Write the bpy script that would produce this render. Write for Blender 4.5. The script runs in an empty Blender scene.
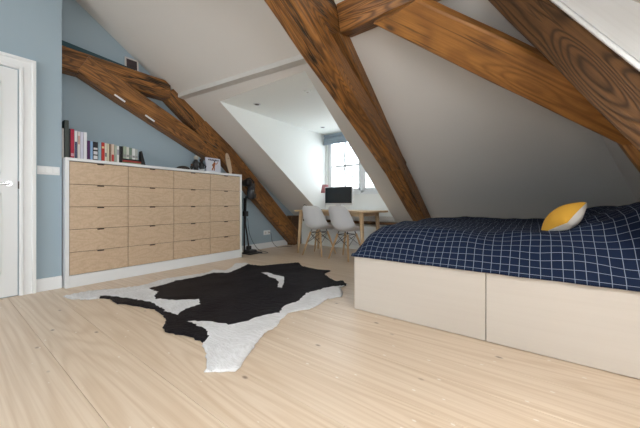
import bpy, bmesh, math, random
from mathutils import Vector, Matrix, noise, geometry
random.seed(7)
sc = bpy.context.scene
PI = math.pi
# ------------------------------------------------------------------ camera
T = math.atan(215/288)
cam = bpy.data.objects.new('camera', bpy.data.cameras.new('camera'))
sc.collection.objects.link(cam); sc.camera = cam
cam.location = (0, 0, .85); cam.rotation_euler = (PI/2, 0, T)
cam.data.sensor_width = 36; cam.data.lens = 288/640*36
cam.data.shift_y = -10/640; cam.data.clip_start = .02
# ------------------------------------------------------------------ colour management and world
sc.view_settings.view_transform = 'Standard'; sc.view_settings.look = 'None'
sc.view_settings.gamma = 1; sc.view_settings.use_curve_mapping = False
sc.view_settings.exposure = 0.0
w = bpy.data.worlds.new('overcast_sky'); sc.world = w; w.use_nodes = True
w.node_tree.nodes['Background'].inputs[0].default_value = (.86, .94, 1, 1)
w.node_tree.nodes['Background'].inputs[1].default_value = 6.2
# ------------------------------------------------------------------ lights
def area(name, loc, direction, sx, sy, power, col=(1, 1, 1), portal=False):
    l = bpy.data.lights.new(name, 'AREA'); l.shape = 'RECTANGLE'; l.size = sx; l.size_y = sy
    l.energy = power; l.color = col
    if portal: l.cycles.is_portal = True
    o = bpy.data.objects.new(name, l); sc.collection.objects.link(o); o.location = loc
    o.rotation_euler = Vector(direction).to_track_quat('-Z', 'Y').to_euler()
    return o
area('window_portal', (-2.64, 4.86, 1.55), (0, -1, 0), 1.46, 1.0, 1, portal=True)
area('daylight_right_window', (0.36, .35, 1.50), (-.83, 0, -.55), 1.8, 1.05, 26, (1, .97, .93))
area('daylight_back_window', (-1.9, -2.75, 1.45), (.15, 1, -.05), 1.9, 1.1, 20, (1, .98, .96))
area('daylight_skylight', (.05, -1.20, 3.48), (-.15, .22, -1), 1.1, 1.0, 165, (1, .98, .95)).data.spread = math.radians(125)
# ------------------------------------------------------------------ materials
def newmat(name):
    m = bpy.data.materials.new(name); m.use_nodes = True
    nt = m.node_tree; b = nt.nodes['Principled BSDF']
    return m, nt, b
def N(nt, t, **k):
    n = nt.nodes.new(t)
    for a, v in k.items():
        if a in n.inputs.keys() if isinstance(a, str) else False: n.inputs[a].default_value = v
        else: setattr(n, a, v)
    return n
def plain(name, col, rough=.6, metal=0, var=.04, scale=6, bump=0.0, spec=.5, emit=None):
    m, nt, b = newmat(name)
    tc = N(nt, 'ShaderNodeTexCoord'); nz = N(nt, 'ShaderNodeTexNoise'); nz.inputs['Scale'].default_value = scale
    nz.inputs['Detail'].default_value = 4
    nt.links.new(tc.outputs['Object'], nz.inputs['Vector'])
    mx = N(nt, 'ShaderNodeMix', data_type='RGBA')
    mx.inputs[6].default_value = (*[c*(1-var) for c in col], 1); mx.inputs[7].default_value = (*[min(1, c*(1+var)) for c in col], 1)
    nt.links.new(nz.outputs['Fac'], mx.inputs[0]); nt.links.new(mx.outputs[2], b.inputs['Base Color'])
    b.inputs['Roughness'].default_value = rough; b.inputs['Metallic'].default_value = metal
    b.inputs['Specular IOR Level'].default_value = spec
    if bump:
        n2 = N(nt, 'ShaderNodeTexNoise'); n2.inputs['Scale'].default_value = 90; n2.inputs['Detail'].default_value = 3
        nt.links.new(tc.outputs['Object'], n2.inputs['Vector'])
        bp = N(nt, 'ShaderNodeBump'); bp.inputs['Strength'].default_value = bump; bp.inputs['Distance'].default_value = .004
        nt.links.new(n2.outputs['Fac'], bp.inputs['Height']); nt.links.new(bp.outputs[0], b.inputs['Normal'])
    return m
def wood(name, light, mid, dark, knotc, stretch=(.7, 4.5, 4.5), rings=9, ring_amt=.5, streak=.25, knot_scale=(1.1, 2.6, 2.6), knot_r=.07,
         rough=.5, bump=.1, crack=0.0, mottle=.0, whiteknots=False, eyes=.28, sharp=1.6, eye_scale=(1.1, 4.5, 4.5)):
    """pine or oak: contour rings of a stretched noise, fine streaks, knots, checks"""
    m, nt, b = newmat(name); L = nt.links.new
    tc = N(nt, 'ShaderNodeTexCoord'); oi = N(nt, 'ShaderNodeObjectInfo')
    off = N(nt, 'ShaderNodeVectorMath', operation='SCALE'); off.inputs[0].default_value = (37, 19, 11); L(oi.outputs['Random'], off.inputs['Scale'])
    ad = N(nt, 'ShaderNodeVectorMath', operation='ADD'); L(tc.outputs['Object'], ad.inputs[0]); L(off.outputs[0], ad.inputs[1])
    def mapped(s):
        q = N(nt, 'ShaderNodeMapping'); q.inputs['Scale'].default_value = s; L(ad.outputs[0], q.inputs[0]); return q
    def mth(op, a, v=None, v2=None):
        q = N(nt, 'ShaderNodeMath', operation=op); q.use_clamp = False
        if isinstance(a, (int, float)): q.inputs[0].default_value = a
        else: L(a, q.inputs[0])
        if v is not None:
            if isinstance(v, (int, float)): q.inputs[1].default_value = v
            else: L(v, q.inputs[1])
        if v2 is not None: q.inputs[2].default_value = v2
        return q.outputs[0]
    def noise_(s, sc_=1, det=2, rg=.5):
        q = N(nt, 'ShaderNodeTexNoise'); q.inputs['Scale'].default_value = sc_; q.inputs['Detail'].default_value = det; q.inputs['Roughness'].default_value = rg
        L(mapped(s).outputs[0], q.inputs['Vector']); return q.outputs['Fac']
    n1 = noise_(stretch, 1, 1.6, .4)
    vor = N(nt, 'ShaderNodeTexVoronoi'); L(mapped(knot_scale).outputs[0], vor.inputs['Vector']); vor.inputs['Scale'].default_value = 1
    if knot_r > .01:
        eye = N(nt, 'ShaderNodeMapRange'); eye.interpolation_type = 'SMOOTHSTEP'; eye.inputs[1].default_value = 0; eye.inputs[2].default_value = .5; eye.inputs[3].default_value = eyes; eye.inputs[4].default_value = 0
        ve = N(nt, 'ShaderNodeTexVoronoi'); L(mapped(eye_scale).outputs[0], ve.inputs['Vector']); ve.inputs['Scale'].default_value = 1
        L(ve.outputs['Distance'], eye.inputs[0]); n1 = mth('ADD', n1, eye.outputs[0])
    ring = mth('SINE', mth('MULTIPLY', n1, rings*2*PI))
    ring = mth('POWER', mth('MULTIPLY_ADD', ring, .5, .5), sharp)
    st = noise_((1.2, 60, 60), 1, 3, .6)
    big = noise_((.6, 3, 3), 1, 2)
    kn = N(nt, 'ShaderNodeMapRange'); kn.inputs[1].default_value = knot_r*.35; kn.inputs[2].default_value = knot_r; kn.inputs[3].default_value = 1; kn.inputs[4].default_value = 0
    L(vor.outputs['Distance'], kn.inputs[0])
    def mix(fac, a, c):
        q = N(nt, 'ShaderNodeMix', data_type='RGBA')
        if isinstance(fac, (int, float)): q.inputs[0].default_value = fac
        else: L(fac, q.inputs[0])
        for i, v in ((6, a), (7, c)):
            if isinstance(v, tuple): q.inputs[i].default_value = (*v, 1)
            else: L(v, q.inputs[i])
        return q.outputs[2]
    c = mix(big, light, mid)
    c = mix(mth('MULTIPLY', ring, ring_amt), c, dark)
    s2 = N(nt, 'ShaderNodeMapRange'); s2.inputs[1].default_value = .42; s2.inputs[2].default_value = .7; L(st, s2.inputs[0])
    c = mix(mth('MULTIPLY', s2.outputs[0], streak), c, dark)
    if mottle:
        mo = noise_((3, 7, 7), 1, 5, .65)
        mr = N(nt, 'ShaderNodeMapRange'); mr.inputs[1].default_value = .45; mr.inputs[2].default_value = .75; L(mo, mr.inputs[0])
        c = mix(mth('MULTIPLY', mr.outputs[0], mottle), c, knotc)
    c = mix(mth('MULTIPLY', kn.outputs[0], .85), c, knotc)
    h = mth('ADD', mth('MULTIPLY', ring, .5), st)
    if whiteknots:
        v2 = N(nt, 'ShaderNodeTexVoronoi'); L(mapped((1.7, 3.6, 3.6)).outputs[0], v2.inputs['Vector'])
        wob = noise_((40, 60, 60), 1, 2)
        k2 = N(nt, 'ShaderNodeMapRange'); k2.inputs[1].default_value = .07; k2.inputs[2].default_value = .09; k2.inputs[3].default_value = 1; k2.inputs[4].default_value = 0
        L(mth('MULTIPLY', v2.outputs['Distance'], mth('ADD', wob, .5)), k2.inputs[0])
        c = mix(mth('MULTIPLY', k2.outputs[0], .6), c, (.86, .83, .78))
    if crack:
        cn = noise_((.8, 16, 16), 1, 3, .5)
        cr = mth('ABSOLUTE', mth('SUBTRACT', cn, .5))
        gate = noise_((1.3, 5, 5), 1, 2)
        g = N(nt, 'ShaderNodeMapRange'); g.inputs[1].default_value = .5; g.inputs[2].default_value = .58; L(gate, g.inputs[0])
        k = N(nt, 'ShaderNodeMapRange'); k.inputs[1].default_value = .008; k.inputs[2].default_value = .030; k.inputs[3].default_value = 1; k.inputs[4].default_value = 0; L(cr, k.inputs[0])
        kk = mth('MULTIPLY', mth('MULTIPLY', k.outputs[0], g.outputs[0]), crack)
        c = mix(kk, c, (.02, .012, .006))
        h = mth('SUBTRACT', h, mth('MULTIPLY', kk, 2.0))
    L(c, b.inputs['Base Color']); b.inputs['Roughness'].default_value = rough
    bp = N(nt, 'ShaderNodeBump'); bp.inputs['Strength'].default_value = bump; bp.inputs['Distance'].default_value = .004
    L(h, bp.inputs['Height']); L(bp.outputs[0], b.inputs['Normal'])
    return m
def fur(name, c0, c1, rough):
    m, nt, b = newmat(name); L = nt.links.new; tc = N(nt, 'ShaderNodeTexCoord')
    w1 = N(nt, 'ShaderNodeTexNoise'); w1.inputs['Scale'].default_value = 2.5; L(tc.outputs['Object'], w1.inputs['Vector'])
    ad = N(nt, 'ShaderNodeVectorMath', operation='MULTIPLY_ADD'); L(w1.outputs['Color'], ad.inputs[0]); ad.inputs[1].default_value = (.35, .35, 0); L(tc.outputs['Object'], ad.inputs[2])
    mp = N(nt, 'ShaderNodeMapping'); mp.inputs['Scale'].default_value = (22, 90, 40); mp.inputs['Rotation'].default_value = (0, 0, .5); L(ad.outputs[0], mp.inputs[0])
    n1 = N(nt, 'ShaderNodeTexNoise'); n1.inputs['Scale'].default_value = 1; n1.inputs['Detail'].default_value = 4; L(mp.outputs[0], n1.inputs['Vector'])
    n2 = N(nt, 'ShaderNodeTexNoise'); n2.inputs['Scale'].default_value = 5; n2.inputs['Detail'].default_value = 3; L(tc.outputs['Object'], n2.inputs['Vector'])
    av = N(nt, 'ShaderNodeMath', operation='MULTIPLY_ADD'); L(n1.outputs['Fac'], av.inputs[0]); av.inputs[1].default_value = 1.3; av.inputs[2].default_value = -.65
    sm = N(nt, 'ShaderNodeMath', operation='ADD'); sm.use_clamp = True; L(av.outputs[0], sm.inputs[0]); L(n2.outputs['Fac'], sm.inputs[1])
    mx = N(nt, 'ShaderNodeMix', data_type='RGBA'); mx.inputs[6].default_value = (*c0, 1); mx.inputs[7].default_value = (*c1, 1); L(sm.outputs[0], mx.inputs[0]); L(mx.outputs[2], b.inputs['Base Color'])
    b.inputs['Roughness'].default_value = rough; b.inputs['Specular IOR Level'].default_value = .12
    bp = N(nt, 'ShaderNodeBump'); bp.inputs['Strength'].default_value = .8; bp.inputs['Distance'].default_value = .01; L(sm.outputs[0], bp.inputs['Height']); L(bp.outputs[0], b.inputs['Normal'])
    return m
M = {}
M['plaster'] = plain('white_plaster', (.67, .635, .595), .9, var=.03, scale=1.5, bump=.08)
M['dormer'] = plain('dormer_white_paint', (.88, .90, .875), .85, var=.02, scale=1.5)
M['trimwhite'] = plain('grey_white_trim_paint', (.60, .58, .55), .7)
M['blue'] = plain('blue_wall_paint', (.36, .455, .52), .9, var=.04, scale=2, bump=.1)
M['white'] = plain('white_lacquer', (.80, .82, .83), .35, var=.01)
M['skirt'] = plain('white_skirting_paint', (.84, .86, .87), .5, var=.02)
M['joint'] = plain('dark_joint', (.10, .07, .045), .9)
M['floor'] = wood('pine_floor', (.74, .61, .475), (.67, .535, .40), (.50, .345, .21), (.20, .13, .09), stretch=(.24, 4.0, 4.0), rings=15, ring_amt=.34, streak=.40, sharp=2.4,
                  knot_scale=(3.6, 6.5, 6.5), knot_r=.085, rough=.36, bump=.05, whiteknots=True, eyes=.16, eye_scale=(.42, 3.4, 3.4))
M['beam'] = wood('old_pine_beam', (.47, .205, .052), (.31, .125, .030), (.075, .030, .009), (.025, .013, .008), stretch=(.8, 8, 8), rings=19, ring_amt=.75, streak=.75, sharp=2,
                 knot_scale=(2.2, 5, 5), knot_r=.13, rough=.42, bump=.9, crack=1, mottle=.55)
M['beamdark'] = wood('brown_old_beam', (.20, .098, .036), (.13, .060, .022), (.030, .014, .007), (.018, .010, .007), stretch=(.9, 6, 6), rings=15, sharp=2.2, ring_amt=.8, streak=.4,
                     knot_scale=(1.6, 4, 4), knot_r=.12, rough=.5, bump=.5, crack=.6, mottle=.3)
M['beamorange'] = wood('orange_pine_beam', (.48, .215, .052), (.38, .155, .036), (.17, .065, .016), (.04, .02, .01), stretch=(.6, 4, 4), rings=12, sharp=2, ring_amt=.5, streak=.55,
                       knot_scale=(2.2, 5, 5), knot_r=.12, rough=.5, bump=.35, crack=.6, mottle=.35)
M['oak'] = wood('oak_veneer', (.66, .50, .35), (.61, .455, .315), (.46, .32, .20), (.40, .26, .15), stretch=(3.0, 2.2, 9), rings=9, ring_amt=.32, streak=.42, sharp=2,
                knot_r=.0001, rough=.45, bump=.04)
M['bedply'] = wood('pale_plywood', (.60, .55, .49), (.56, .505, .445), (.49, .43, .37), (.4, .3, .2), stretch=(.5, 2.5, 2.5), rings=2, ring_amt=.25, streak=.18,
                   knot_r=.0001, rough=.5, bump=.03)
M['whitewood'] = wood('white_painted_pine', (.93, .93, .92), (.90, .90, .89), (.62, .61, .58), (.30, .28, .26), stretch=(.7, 4, 4), rings=6, ring_amt=.28, streak=.2,
                      knot_scale=(2.5, 6, 6), knot_r=.07, rough=.5, bump=.1, eyes=.1, eye_scale=(.8, 4, 4))
M['deskoak'] = wood('light_oak', (.66, .47, .28), (.60, .42, .25), (.46, .31, .17), (.4, .3, .2), stretch=(1.2, 9, 9), rings=4, ring_amt=.3, streak=.3, knot_r=.0001, rough=.4, bump=.03)
M['beech'] = wood('beech_dowel', (.64, .43, .24), (.56, .37, .20), (.45, .28, .14), (.4, .3, .2), stretch=(3, 3, 3), rings=3, ring_amt=.25, streak=.2, knot_r=.0001, rough=.4, bump=.02)
M['shell'] = plain('light_grey_moulded_shell', (.66, .67, .69), .38, var=.01)
M['black'] = plain('black_plastic', (.018, .018, .02), .4)
M['blackmetal'] = plain('black_metal', (.02, .02, .022), .35, metal=.4)
M['screen'] = plain('dark_screen', (.012, .022, .03), .16, var=.2)
M['alu'] = plain('silver_aluminium', (.72, .74, .76), .3, metal=.7)
M['chrome'] = plain('brushed_steel', (.5, .5, .5), .25, metal=1)
M['blind'] = plain('grey_blue_blind_cloth', (.32, .39, .45), .9, bump=.2)
M['slot'] = plain('dark_bronze', (.045, .028, .018), .4, metal=.3)
M['furblack'] = fur('black_cow_hair', (.005, .004, .005), (.016, .014, .018), .6)
M['furwhite'] = fur('white_cow_hair', (.62, .61, .60), (.86, .86, .87), .8)
M['bark'] = plain('pale_bark', (.26, .28, .27), .9)
M['glass'], nt, b = newmat('window_glass')
b.inputs['Base Color'].default_value = (1, 1, 1, 1); b.inputs['Roughness'].default_value = 0; b.inputs['IOR'].default_value = 1.02
b.inputs['Transmission Weight'].default_value = 1; 
# ------------------------------------------------------------------ helpers
def link(o): sc.collection.objects.link(o); return o
def tag(o, label=None, cat=None, group=None, kind=None):
    if label: o['label'] = label
    if cat: o['category'] = cat
    if group: o['group'] = group
    if kind: o['kind'] = kind
    return o
def empty(name, loc=(0, 0, 0), rz=0, label=None, cat=None, group=None, kind=None):
    o = bpy.data.objects.new(name, None); o.empty_display_size = .05; o.location = loc; o.rotation_euler = (0, 0, rz)
    link(o); return tag(o, label, cat, group, kind)
def obj(name, bm, m, parent=None, smooth=False, kind=None, loc=None):
    me = bpy.data.meshes.new(name); bmesh.ops.recalc_face_normals(bm, faces=bm.faces)
    bm.to_mesh(me); bm.free()
    for x in (m if isinstance(m, (list, tuple)) else [m]): me.materials.append(x if not isinstance(x, str) else M[x])
    if smooth:
        for p in me.polygons: p.use_smooth = True
    o = bpy.data.objects.new(name, me); link(o)
    if parent: o.parent = parent
    if loc: o.location = loc
    if kind: o['kind'] = kind
    return o
def box(bm, x0, x1, y0, y1, z0, z1, bev=0, mi=0, mat=None):
    r = bmesh.ops.create_cube(bm, size=1)
    mt = Matrix.Translation(((x0+x1)/2, (y0+y1)/2, (z0+z1)/2)) @ Matrix.Diagonal((abs(x1-x0), abs(y1-y0), abs(z1-z0), 1))
    if mat: mt = mat @ mt
    bmesh.ops.transform(bm, matrix=mt, verts=r['verts'])
    fs = {f for v in r['verts'] for f in v.link_faces}
    for f in fs: f.material_index = mi
    if bev:
        es = {e for v in r['verts'] for e in v.link_edges}
        bmesh.ops.bevel(bm, geom=list(es), offset=bev, segments=1, affect='EDGES')
    return bm
def boxbm(*a, **k): return box(bmesh.new(), *a, **k)
def tube(bm, pts, r0, r1=None, seg=10, cap=True):
    pts = [Vector(p) for p in pts]; r1 = r0 if r1 is None else r1; rings = []
    up = Vector((.3, .2, .93)).normalized()
    for i, p in enumerate(pts):
        d = (pts[min(i+1, len(pts)-1)]-pts[max(i-1, 0)]).normalized()
        a = d.cross(up)
        if a.length < .05: a = d.cross(Vector((1, 0, 0)))
        a.normalize(); c = d.cross(a).normalized()
        r = r0+(r1-r0)*i/max(1, len(pts)-1)
        rings.append([bm.verts.new(p+(a*math.cos(t*2*PI/seg)+c*math.sin(t*2*PI/seg))*r) for t in range(seg)])
    for A, B in zip(rings, rings[1:]):
        for t in range(seg): bm.faces.new((A[t], A[(t+1) % seg], B[(t+1) % seg], B[t]))
    if cap: bm.faces.new(rings[0]); bm.faces.new(rings[-1])
    return bm
def lathe(bm, prof, seg=20, mat=None):
    rings = []
    for r, z in prof:
        rings.append([bm.verts.new((mat or Matrix()) @ Vector((max(r, 1e-4)*math.cos(t*2*PI/seg), max(r, 1e-4)*math.sin(t*2*PI/seg), z))) for t in range(seg)])
    for A, B in zip(rings, rings[1:]):
        for t in range(seg): bm.faces.new((A[t], A[(t+1) % seg], B[(t+1) % seg], B[t]))
    bm.faces.new(rings[0]); bm.faces.new(rings[-1]); return bm
def prism(bm, poly, ax, a0, a1, mi=0):
    """extrude a 2-D polygon along axis ax (0: poly=(y,z), 1: poly=(x,z), 2: poly=(x,y))"""
    def pt(p, a): return ((a, p[0], p[1]), (p[0], a, p[1]), (p[0], p[1], a))[ax]
    A = [bm.verts.new(pt(p, a0)) for p in poly]; B = [bm.verts.new(pt(p, a1)) for p in poly]
    fs = [bm.faces.new(A), bm.faces.new(B)]
    for i in range(len(poly)): fs.append(bm.faces.new((A[i], A[(i+1) % len(poly)], B[(i+1) % len(poly)], B[i])))
    for f in fs: f.material_index = mi
    return bm
def dup(root, loc, rz=0):
    r = root.copy(); link(r); r.location = loc; r.rotation_euler = (0, 0, rz)
    for ch in list(root.children):
        c = ch.copy(); link(c); c.parent = r
        for g in list(ch.children):
            d = g.copy(); link(d); d.parent = c
    return r
def slopeZ(y): return 3.8-.69*y
def hipX(z): return 1.40-.66*z

# ================================================================== SETTING
Y0, YK, XR = -2.8, 4.72, 1.40
fl = obj('floor', boxbm(-4.3, 1.9, Y0-.2, 5.0, -.08, -.016), 'joint', kind='structure')
seams = [2.03-.272*k for k in range(-11, 19)]
pb = boxbm(-3.0, 3.0, -.1353, .1353, -.016, 0, bev=.0008); pmesh = None
for i, y in enumerate(seams):
    yc = y-.136
    if yc < Y0-.05 or yc > YK+.1: continue
    if pmesh is None:
        o = obj('floor_plank', pb, 'floor', fl); pmesh = o.data
    else:
        o = bpy.data.objects.new('floor_plank', pmesh); link(o); o.parent = fl
    o.location = (-1.2, yc, 0)
# gable wall behind the dresser, door wall standing forward of it
def under_slope(y0, y1, top=None): return [(y0, -.05), (y1, -.05), (y1, slopeZ(y1)+.05)] + ([(-.4, 4.1), (y0, 4.1+.69*(y0+.4))] if y0 < -.4 else [(y0, slopeZ(y0)+.05)])
obj('wall_gable', prism(bmesh.new(), under_slope(.6, 5.0), 0, -4.30, -4.15), 'blue', kind='structure')
obj('wall_left', prism(bmesh.new(), under_slope(Y0, .775), 0, -4.16, -3.85), 'blue', kind='structure')
# sloping ceiling with the dormer opening; the other slope; the steep slope on the right
DX0, DX1, DY, DZ = -3.38, -1.905, 2.285, 2.225
def slope_piece(bm, x0, x1, y0, y1):
    prism(bm, [(y0, slopeZ(y0)), (y1, slopeZ(y1)), (y1, slopeZ(y1)+.09), (y0, slopeZ(y0)+.09)], 0, x0, x1)
bm = bmesh.new()
slope_piece(bm, -4.3, 1.6, -.4, DY); slope_piece(bm, -4.3, DX0-.004, DY, 5.3); slope_piece(bm, DX1+.004, 1.6, DY, 5.3); slope_piece(bm, DX0-.004, DX1+.004, YK, 5.3)
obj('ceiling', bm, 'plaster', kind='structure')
bm = bmesh.new()
def rear_piece(x0, x1, y0, y1): prism(bm, [(y0, 4.076+.69*(y0+.4)), (y1, 4.076+.69*(y1+.4)), (y1, 4.166+.69*(y1+.4)), (y0, 4.166+.69*(y0+.4))], 0, x0, x1)
rear_piece(-4.3, 1.6, -.70, -.4); rear_piece(-4.3, 1.6, Y0-.2, -1.70); rear_piece(-4.3, -.55, -1.70, -.70); rear_piece(.65, 1.6, -1.70, -.70)
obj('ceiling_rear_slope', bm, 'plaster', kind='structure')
# right slope with a window opening y -.6..1.3, z 1.02..1.98
bm = bmesh.new()
def hip_piece(y0, y1, z0, z1):
    prism(bm, [(hipX(z0), z0), (hipX(z1), z1), (hipX(z1)+.09, z1), (hipX(z0)+.09, z0)], 1, y0, y1)
hip_piece(Y0-.1, 5.3, -.05, 1.02); hip_piece(Y0-.1, 5.3, 1.98, 4.2); hip_piece(Y0-.1, -.6, 1.02, 1.98); hip_piece(1.3, 5.3, 1.02, 1.98)
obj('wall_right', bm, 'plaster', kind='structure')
# back wall with a wide window
bm = bmesh.new()
box(bm, -4.3, 1.9, Y0-.15, Y0, -.05, .85); box(bm, -4.3, 1.9, Y0-.15, Y0, 2.05, 2.75); box(bm, -4.3, -2.9, Y0-.15, Y0, .85, 2.05); box(bm, .1, 1.9, Y0-.15, Y0, .85, 2.05)
obj('wall_back', bm, 'blue', kind='structure')
# knee wall and dormer
WX0, WX1, WZ0, WZ1 = -3.34, -1.93, 1.06, 2.15
bm = bmesh.new()
box(bm, -4.3, 1.6, YK, YK+.15, -.05, slopeZ(YK)+.02)
box(bm, DX0-.1, DX1+.1, YK, YK+.15, .5, WZ0); box(bm, DX0-.1, DX1+.1, YK, YK+.15, WZ1, DZ+.1)
box(bm, DX0-.1, WX0, YK, YK+.15, WZ0, WZ1); box(bm, WX1, DX1+.1, YK, YK+.15, WZ0, WZ1)
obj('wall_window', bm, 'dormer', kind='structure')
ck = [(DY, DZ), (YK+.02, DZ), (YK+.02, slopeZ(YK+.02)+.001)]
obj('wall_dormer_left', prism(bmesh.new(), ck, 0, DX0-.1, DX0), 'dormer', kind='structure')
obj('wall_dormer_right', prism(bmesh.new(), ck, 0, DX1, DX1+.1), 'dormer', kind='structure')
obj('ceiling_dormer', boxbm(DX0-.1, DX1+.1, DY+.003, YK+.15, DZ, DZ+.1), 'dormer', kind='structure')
obj('gable_shadow_strip', prism(bmesh.new(), [(.775, 2.52), (1.52, 2.52), (1.50, 2.535), (.775, 2.592)], 0, -4.155, -4.02), plain('teal_shadow_tone', (.035, .075, .09), .9), kind='structure')  # thin dark teal strip that paints in the shadow above the collar beam
# boxed white purlin across the slope
bm = bmesh.new()
A = []
for x, y in ((-4.15, 2.10), (-1.50, 2.235)):
    z = slopeZ(y)
    A.append([bm.verts.new((x, y-.07, slopeZ(y-.07)+.03)), bm.verts.new((x, y-.07, z-.004)), bm.verts.new((x, y+.012, z-.012)), bm.verts.new((x, y+.012, z+.03))])
for i in range(4): bm.faces.new((A[0][i], A[0][(i+1) % 4], A[1][(i+1) % 4], A[1][i]))
bm.faces.new(A[0]); bm.faces.new(A[1])
obj('trim_1', bm, 'trimwhite', kind='structure')
# skirting
obj('baseboard_left', boxbm(-3.851, -3.832, .584, .775, 0, .125, bev=.003), 'skirt', kind='structure')
obj('baseboard_gable', boxbm(-4.151, -4.132, 2.97, 4.70, 0, .11, bev=.003), 'skirt', kind='structure')
# window in the dormer
wn = empty('window_1', (0, YK, 0), kind='structure')
bm = bmesh.new()
for a in ((WX0, WX0+.05, WZ0, WZ1), (WX1-.05, WX1, WZ0, WZ1), (WX0, WX1, WZ0, WZ0+.045), (WX0, WX1, WZ1-.045, WZ1), (-2.60, -2.535, WZ0, WZ1)):
    box(bm, a[0], a[1], .03, .10, a[2], a[3], bev=.004)
obj('window_frame', bm, 'white', wn)
for x0, x1 in ((WX0+.05, -2.60), (-2.535, WX1-.05)):
    bm = bmesh.new(); z0, z1 = WZ0+.045, WZ1-.045
    for a in ((x0, x0+.04, z0, z1), (x1-.04, x1, z0, z1), (x0, x1, z0, z0+.045), (x0, x1, z1-.045, z1)):
        box(bm, a[0], a[1], .02, .07, a[2], a[3], bev=.004)
    sa = obj('casement', bm, 'white', wn)
    bm = bmesh.new(); xm = (x0+x1)/2
    box(bm, xm-.018, xm+.018, .03, .06, z0, z1); box(bm, x0, x1, .03, .06, 1.57, 1.606)
    obj('glazing_bar', bm, 'white', sa)
    obj('pane', boxbm(x0+.03, x1-.03, .043, .047, z0+.03, z1-.03), 'glass', sa)
obj('window_sill', boxbm(DX0+.005, DX1-.005, -.03, .03, WZ0-.03, WZ0), 'white', wn)
# back and right windows (outside the frame of the photograph, they bring the daylight)
wn = empty('window_2', (0, Y0, 0), kind='structure'); bm = bmesh.new()
for a in ((-2.9, -2.84, .85, 2.05), (.04, .1, .85, 2.05), (-2.9, .1, .85, .91), (-2.9, .1, 1.99, 2.05), (-1.43, -1.37, .85, 2.05)): box(bm, a[0], a[1], -.1, -.04, a[2], a[3])
obj('window_frame', bm, 'white', wn)
wn = empty('window_4', (hipX(1.02), .35, 1.02), kind='structure'); bm = bmesh.new(); mt = Matrix.Rotation(-math.atan(.66), 4, 'Y'); hl = .96/math.cos(math.atan(.66))
for a in ((-.95, -.89, 0, hl), (.89, .95, 0, hl), (-.95, .95, 0, .06), (-.95, .95, hl-.06, hl), (-.03, .03, 0, hl)): box(bm, .02, .07, a[0], a[1], a[2], a[3], mat=mt)
obj('window_frame', bm, 'white', wn)
wn = empty('window_3', (.05, -1.2, 3.56), kind='structure'); bm = bmesh.new(); mt = Matrix.Rotation(math.atan(.69), 4, 'X')
for a in ((-.60, -.54, -.60, .60), (.54, .60, -.60, .60), (-.60, .60, -.60, -.54), (-.60, .60, .54, .60)): box(bm, a[0], a[1], a[2], a[3], 0, .05, mat=mt)
obj('window_frame', bm, 'white', wn); obj('pane', boxbm(-.55, .55, -.55, .55, .02, .025, mat=mt), 'glass', wn)
# door and its casing
d = empty('door_1', (-3.85, 0, 0), kind='structure')
bm = boxbm(-.02, .012, -.42, .462, .008, 2.09)
lf = obj('door_leaf', bm, 'white', d)
bm = bmesh.new()
for y0, y1, z0, z1 in ((-.30, .36, .22, .95), (-.30, .36, 1.12, 1.95)):
    for a in ((y0, y1, z0, z0+.02), (y0, y1, z1-.02, z1), (y0, y0+.02, z0, z1), (y1-.02, y1, z0, z1)): box(bm, .010, .020, a[0], a[1], a[2], a[3], bev=.003)
obj('panel_moulding', bm, 'white', lf)
bm = tube(bmesh.new(), [(.012, .405, 1.035), (.055, .405, 1.035), (.060, .395, 1.035), (.060, .28, 1.035)], .009)
lathe(bm, [(.024, 0), (.024, .008)], 16, Matrix.Translation((.012, .405, 1.035)) @ Matrix.Rotation(PI/2, 4, 'Y'))
obj('door_handle', bm, 'chrome', lf, smooth=False)
bm = bmesh.new(); prof = [(0, 0), (0, .030), (.012, .036), (.024, .036), (.030, .024), (.082, .024), (.090, .040), (.112, .040), (.112, 0)]
secs = [[bm.verts.new(q) for q in ss] for ss in ([(p, .470+o_, 0) for o_, p in prof], [(p, .470+o_, 2.098+o_) for o_, p in prof], [(p, -.43-o_, 2.098+o_) for o_, p in prof], [(p, -.43-o_, 0) for o_, p in prof])]
for A, B in zip(secs, secs[1:]):
    for k in range(len(prof)): bm.faces.new((A[k], A[(k+1) % len(prof)], B[(k+1) % len(prof)], B[k]))
bm.faces.new(secs[0]); bm.faces.new(secs[-1])
obj('door_frame', bm, 'skirt', d)
obj('strike_plate', boxbm(.02, .0295, .463, .470, .99, 1.06), 'slot', d)

# light switch on the left wall
s = empty('light_switch', (-3.85, .675, 1.18), label='white three-gang switch plate on the blue wall beside the door', cat='light switch')
obj('plate', boxbm(0, .010, -.083, .083, -.041, .041, bev=.003), 'white', s)
for k in (-1, 0, 1): obj('rocker', boxbm(.008, .015, k*.053-.022, k*.053+.022, -.024, .024, bev=.003), 'skirt', s)

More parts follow.
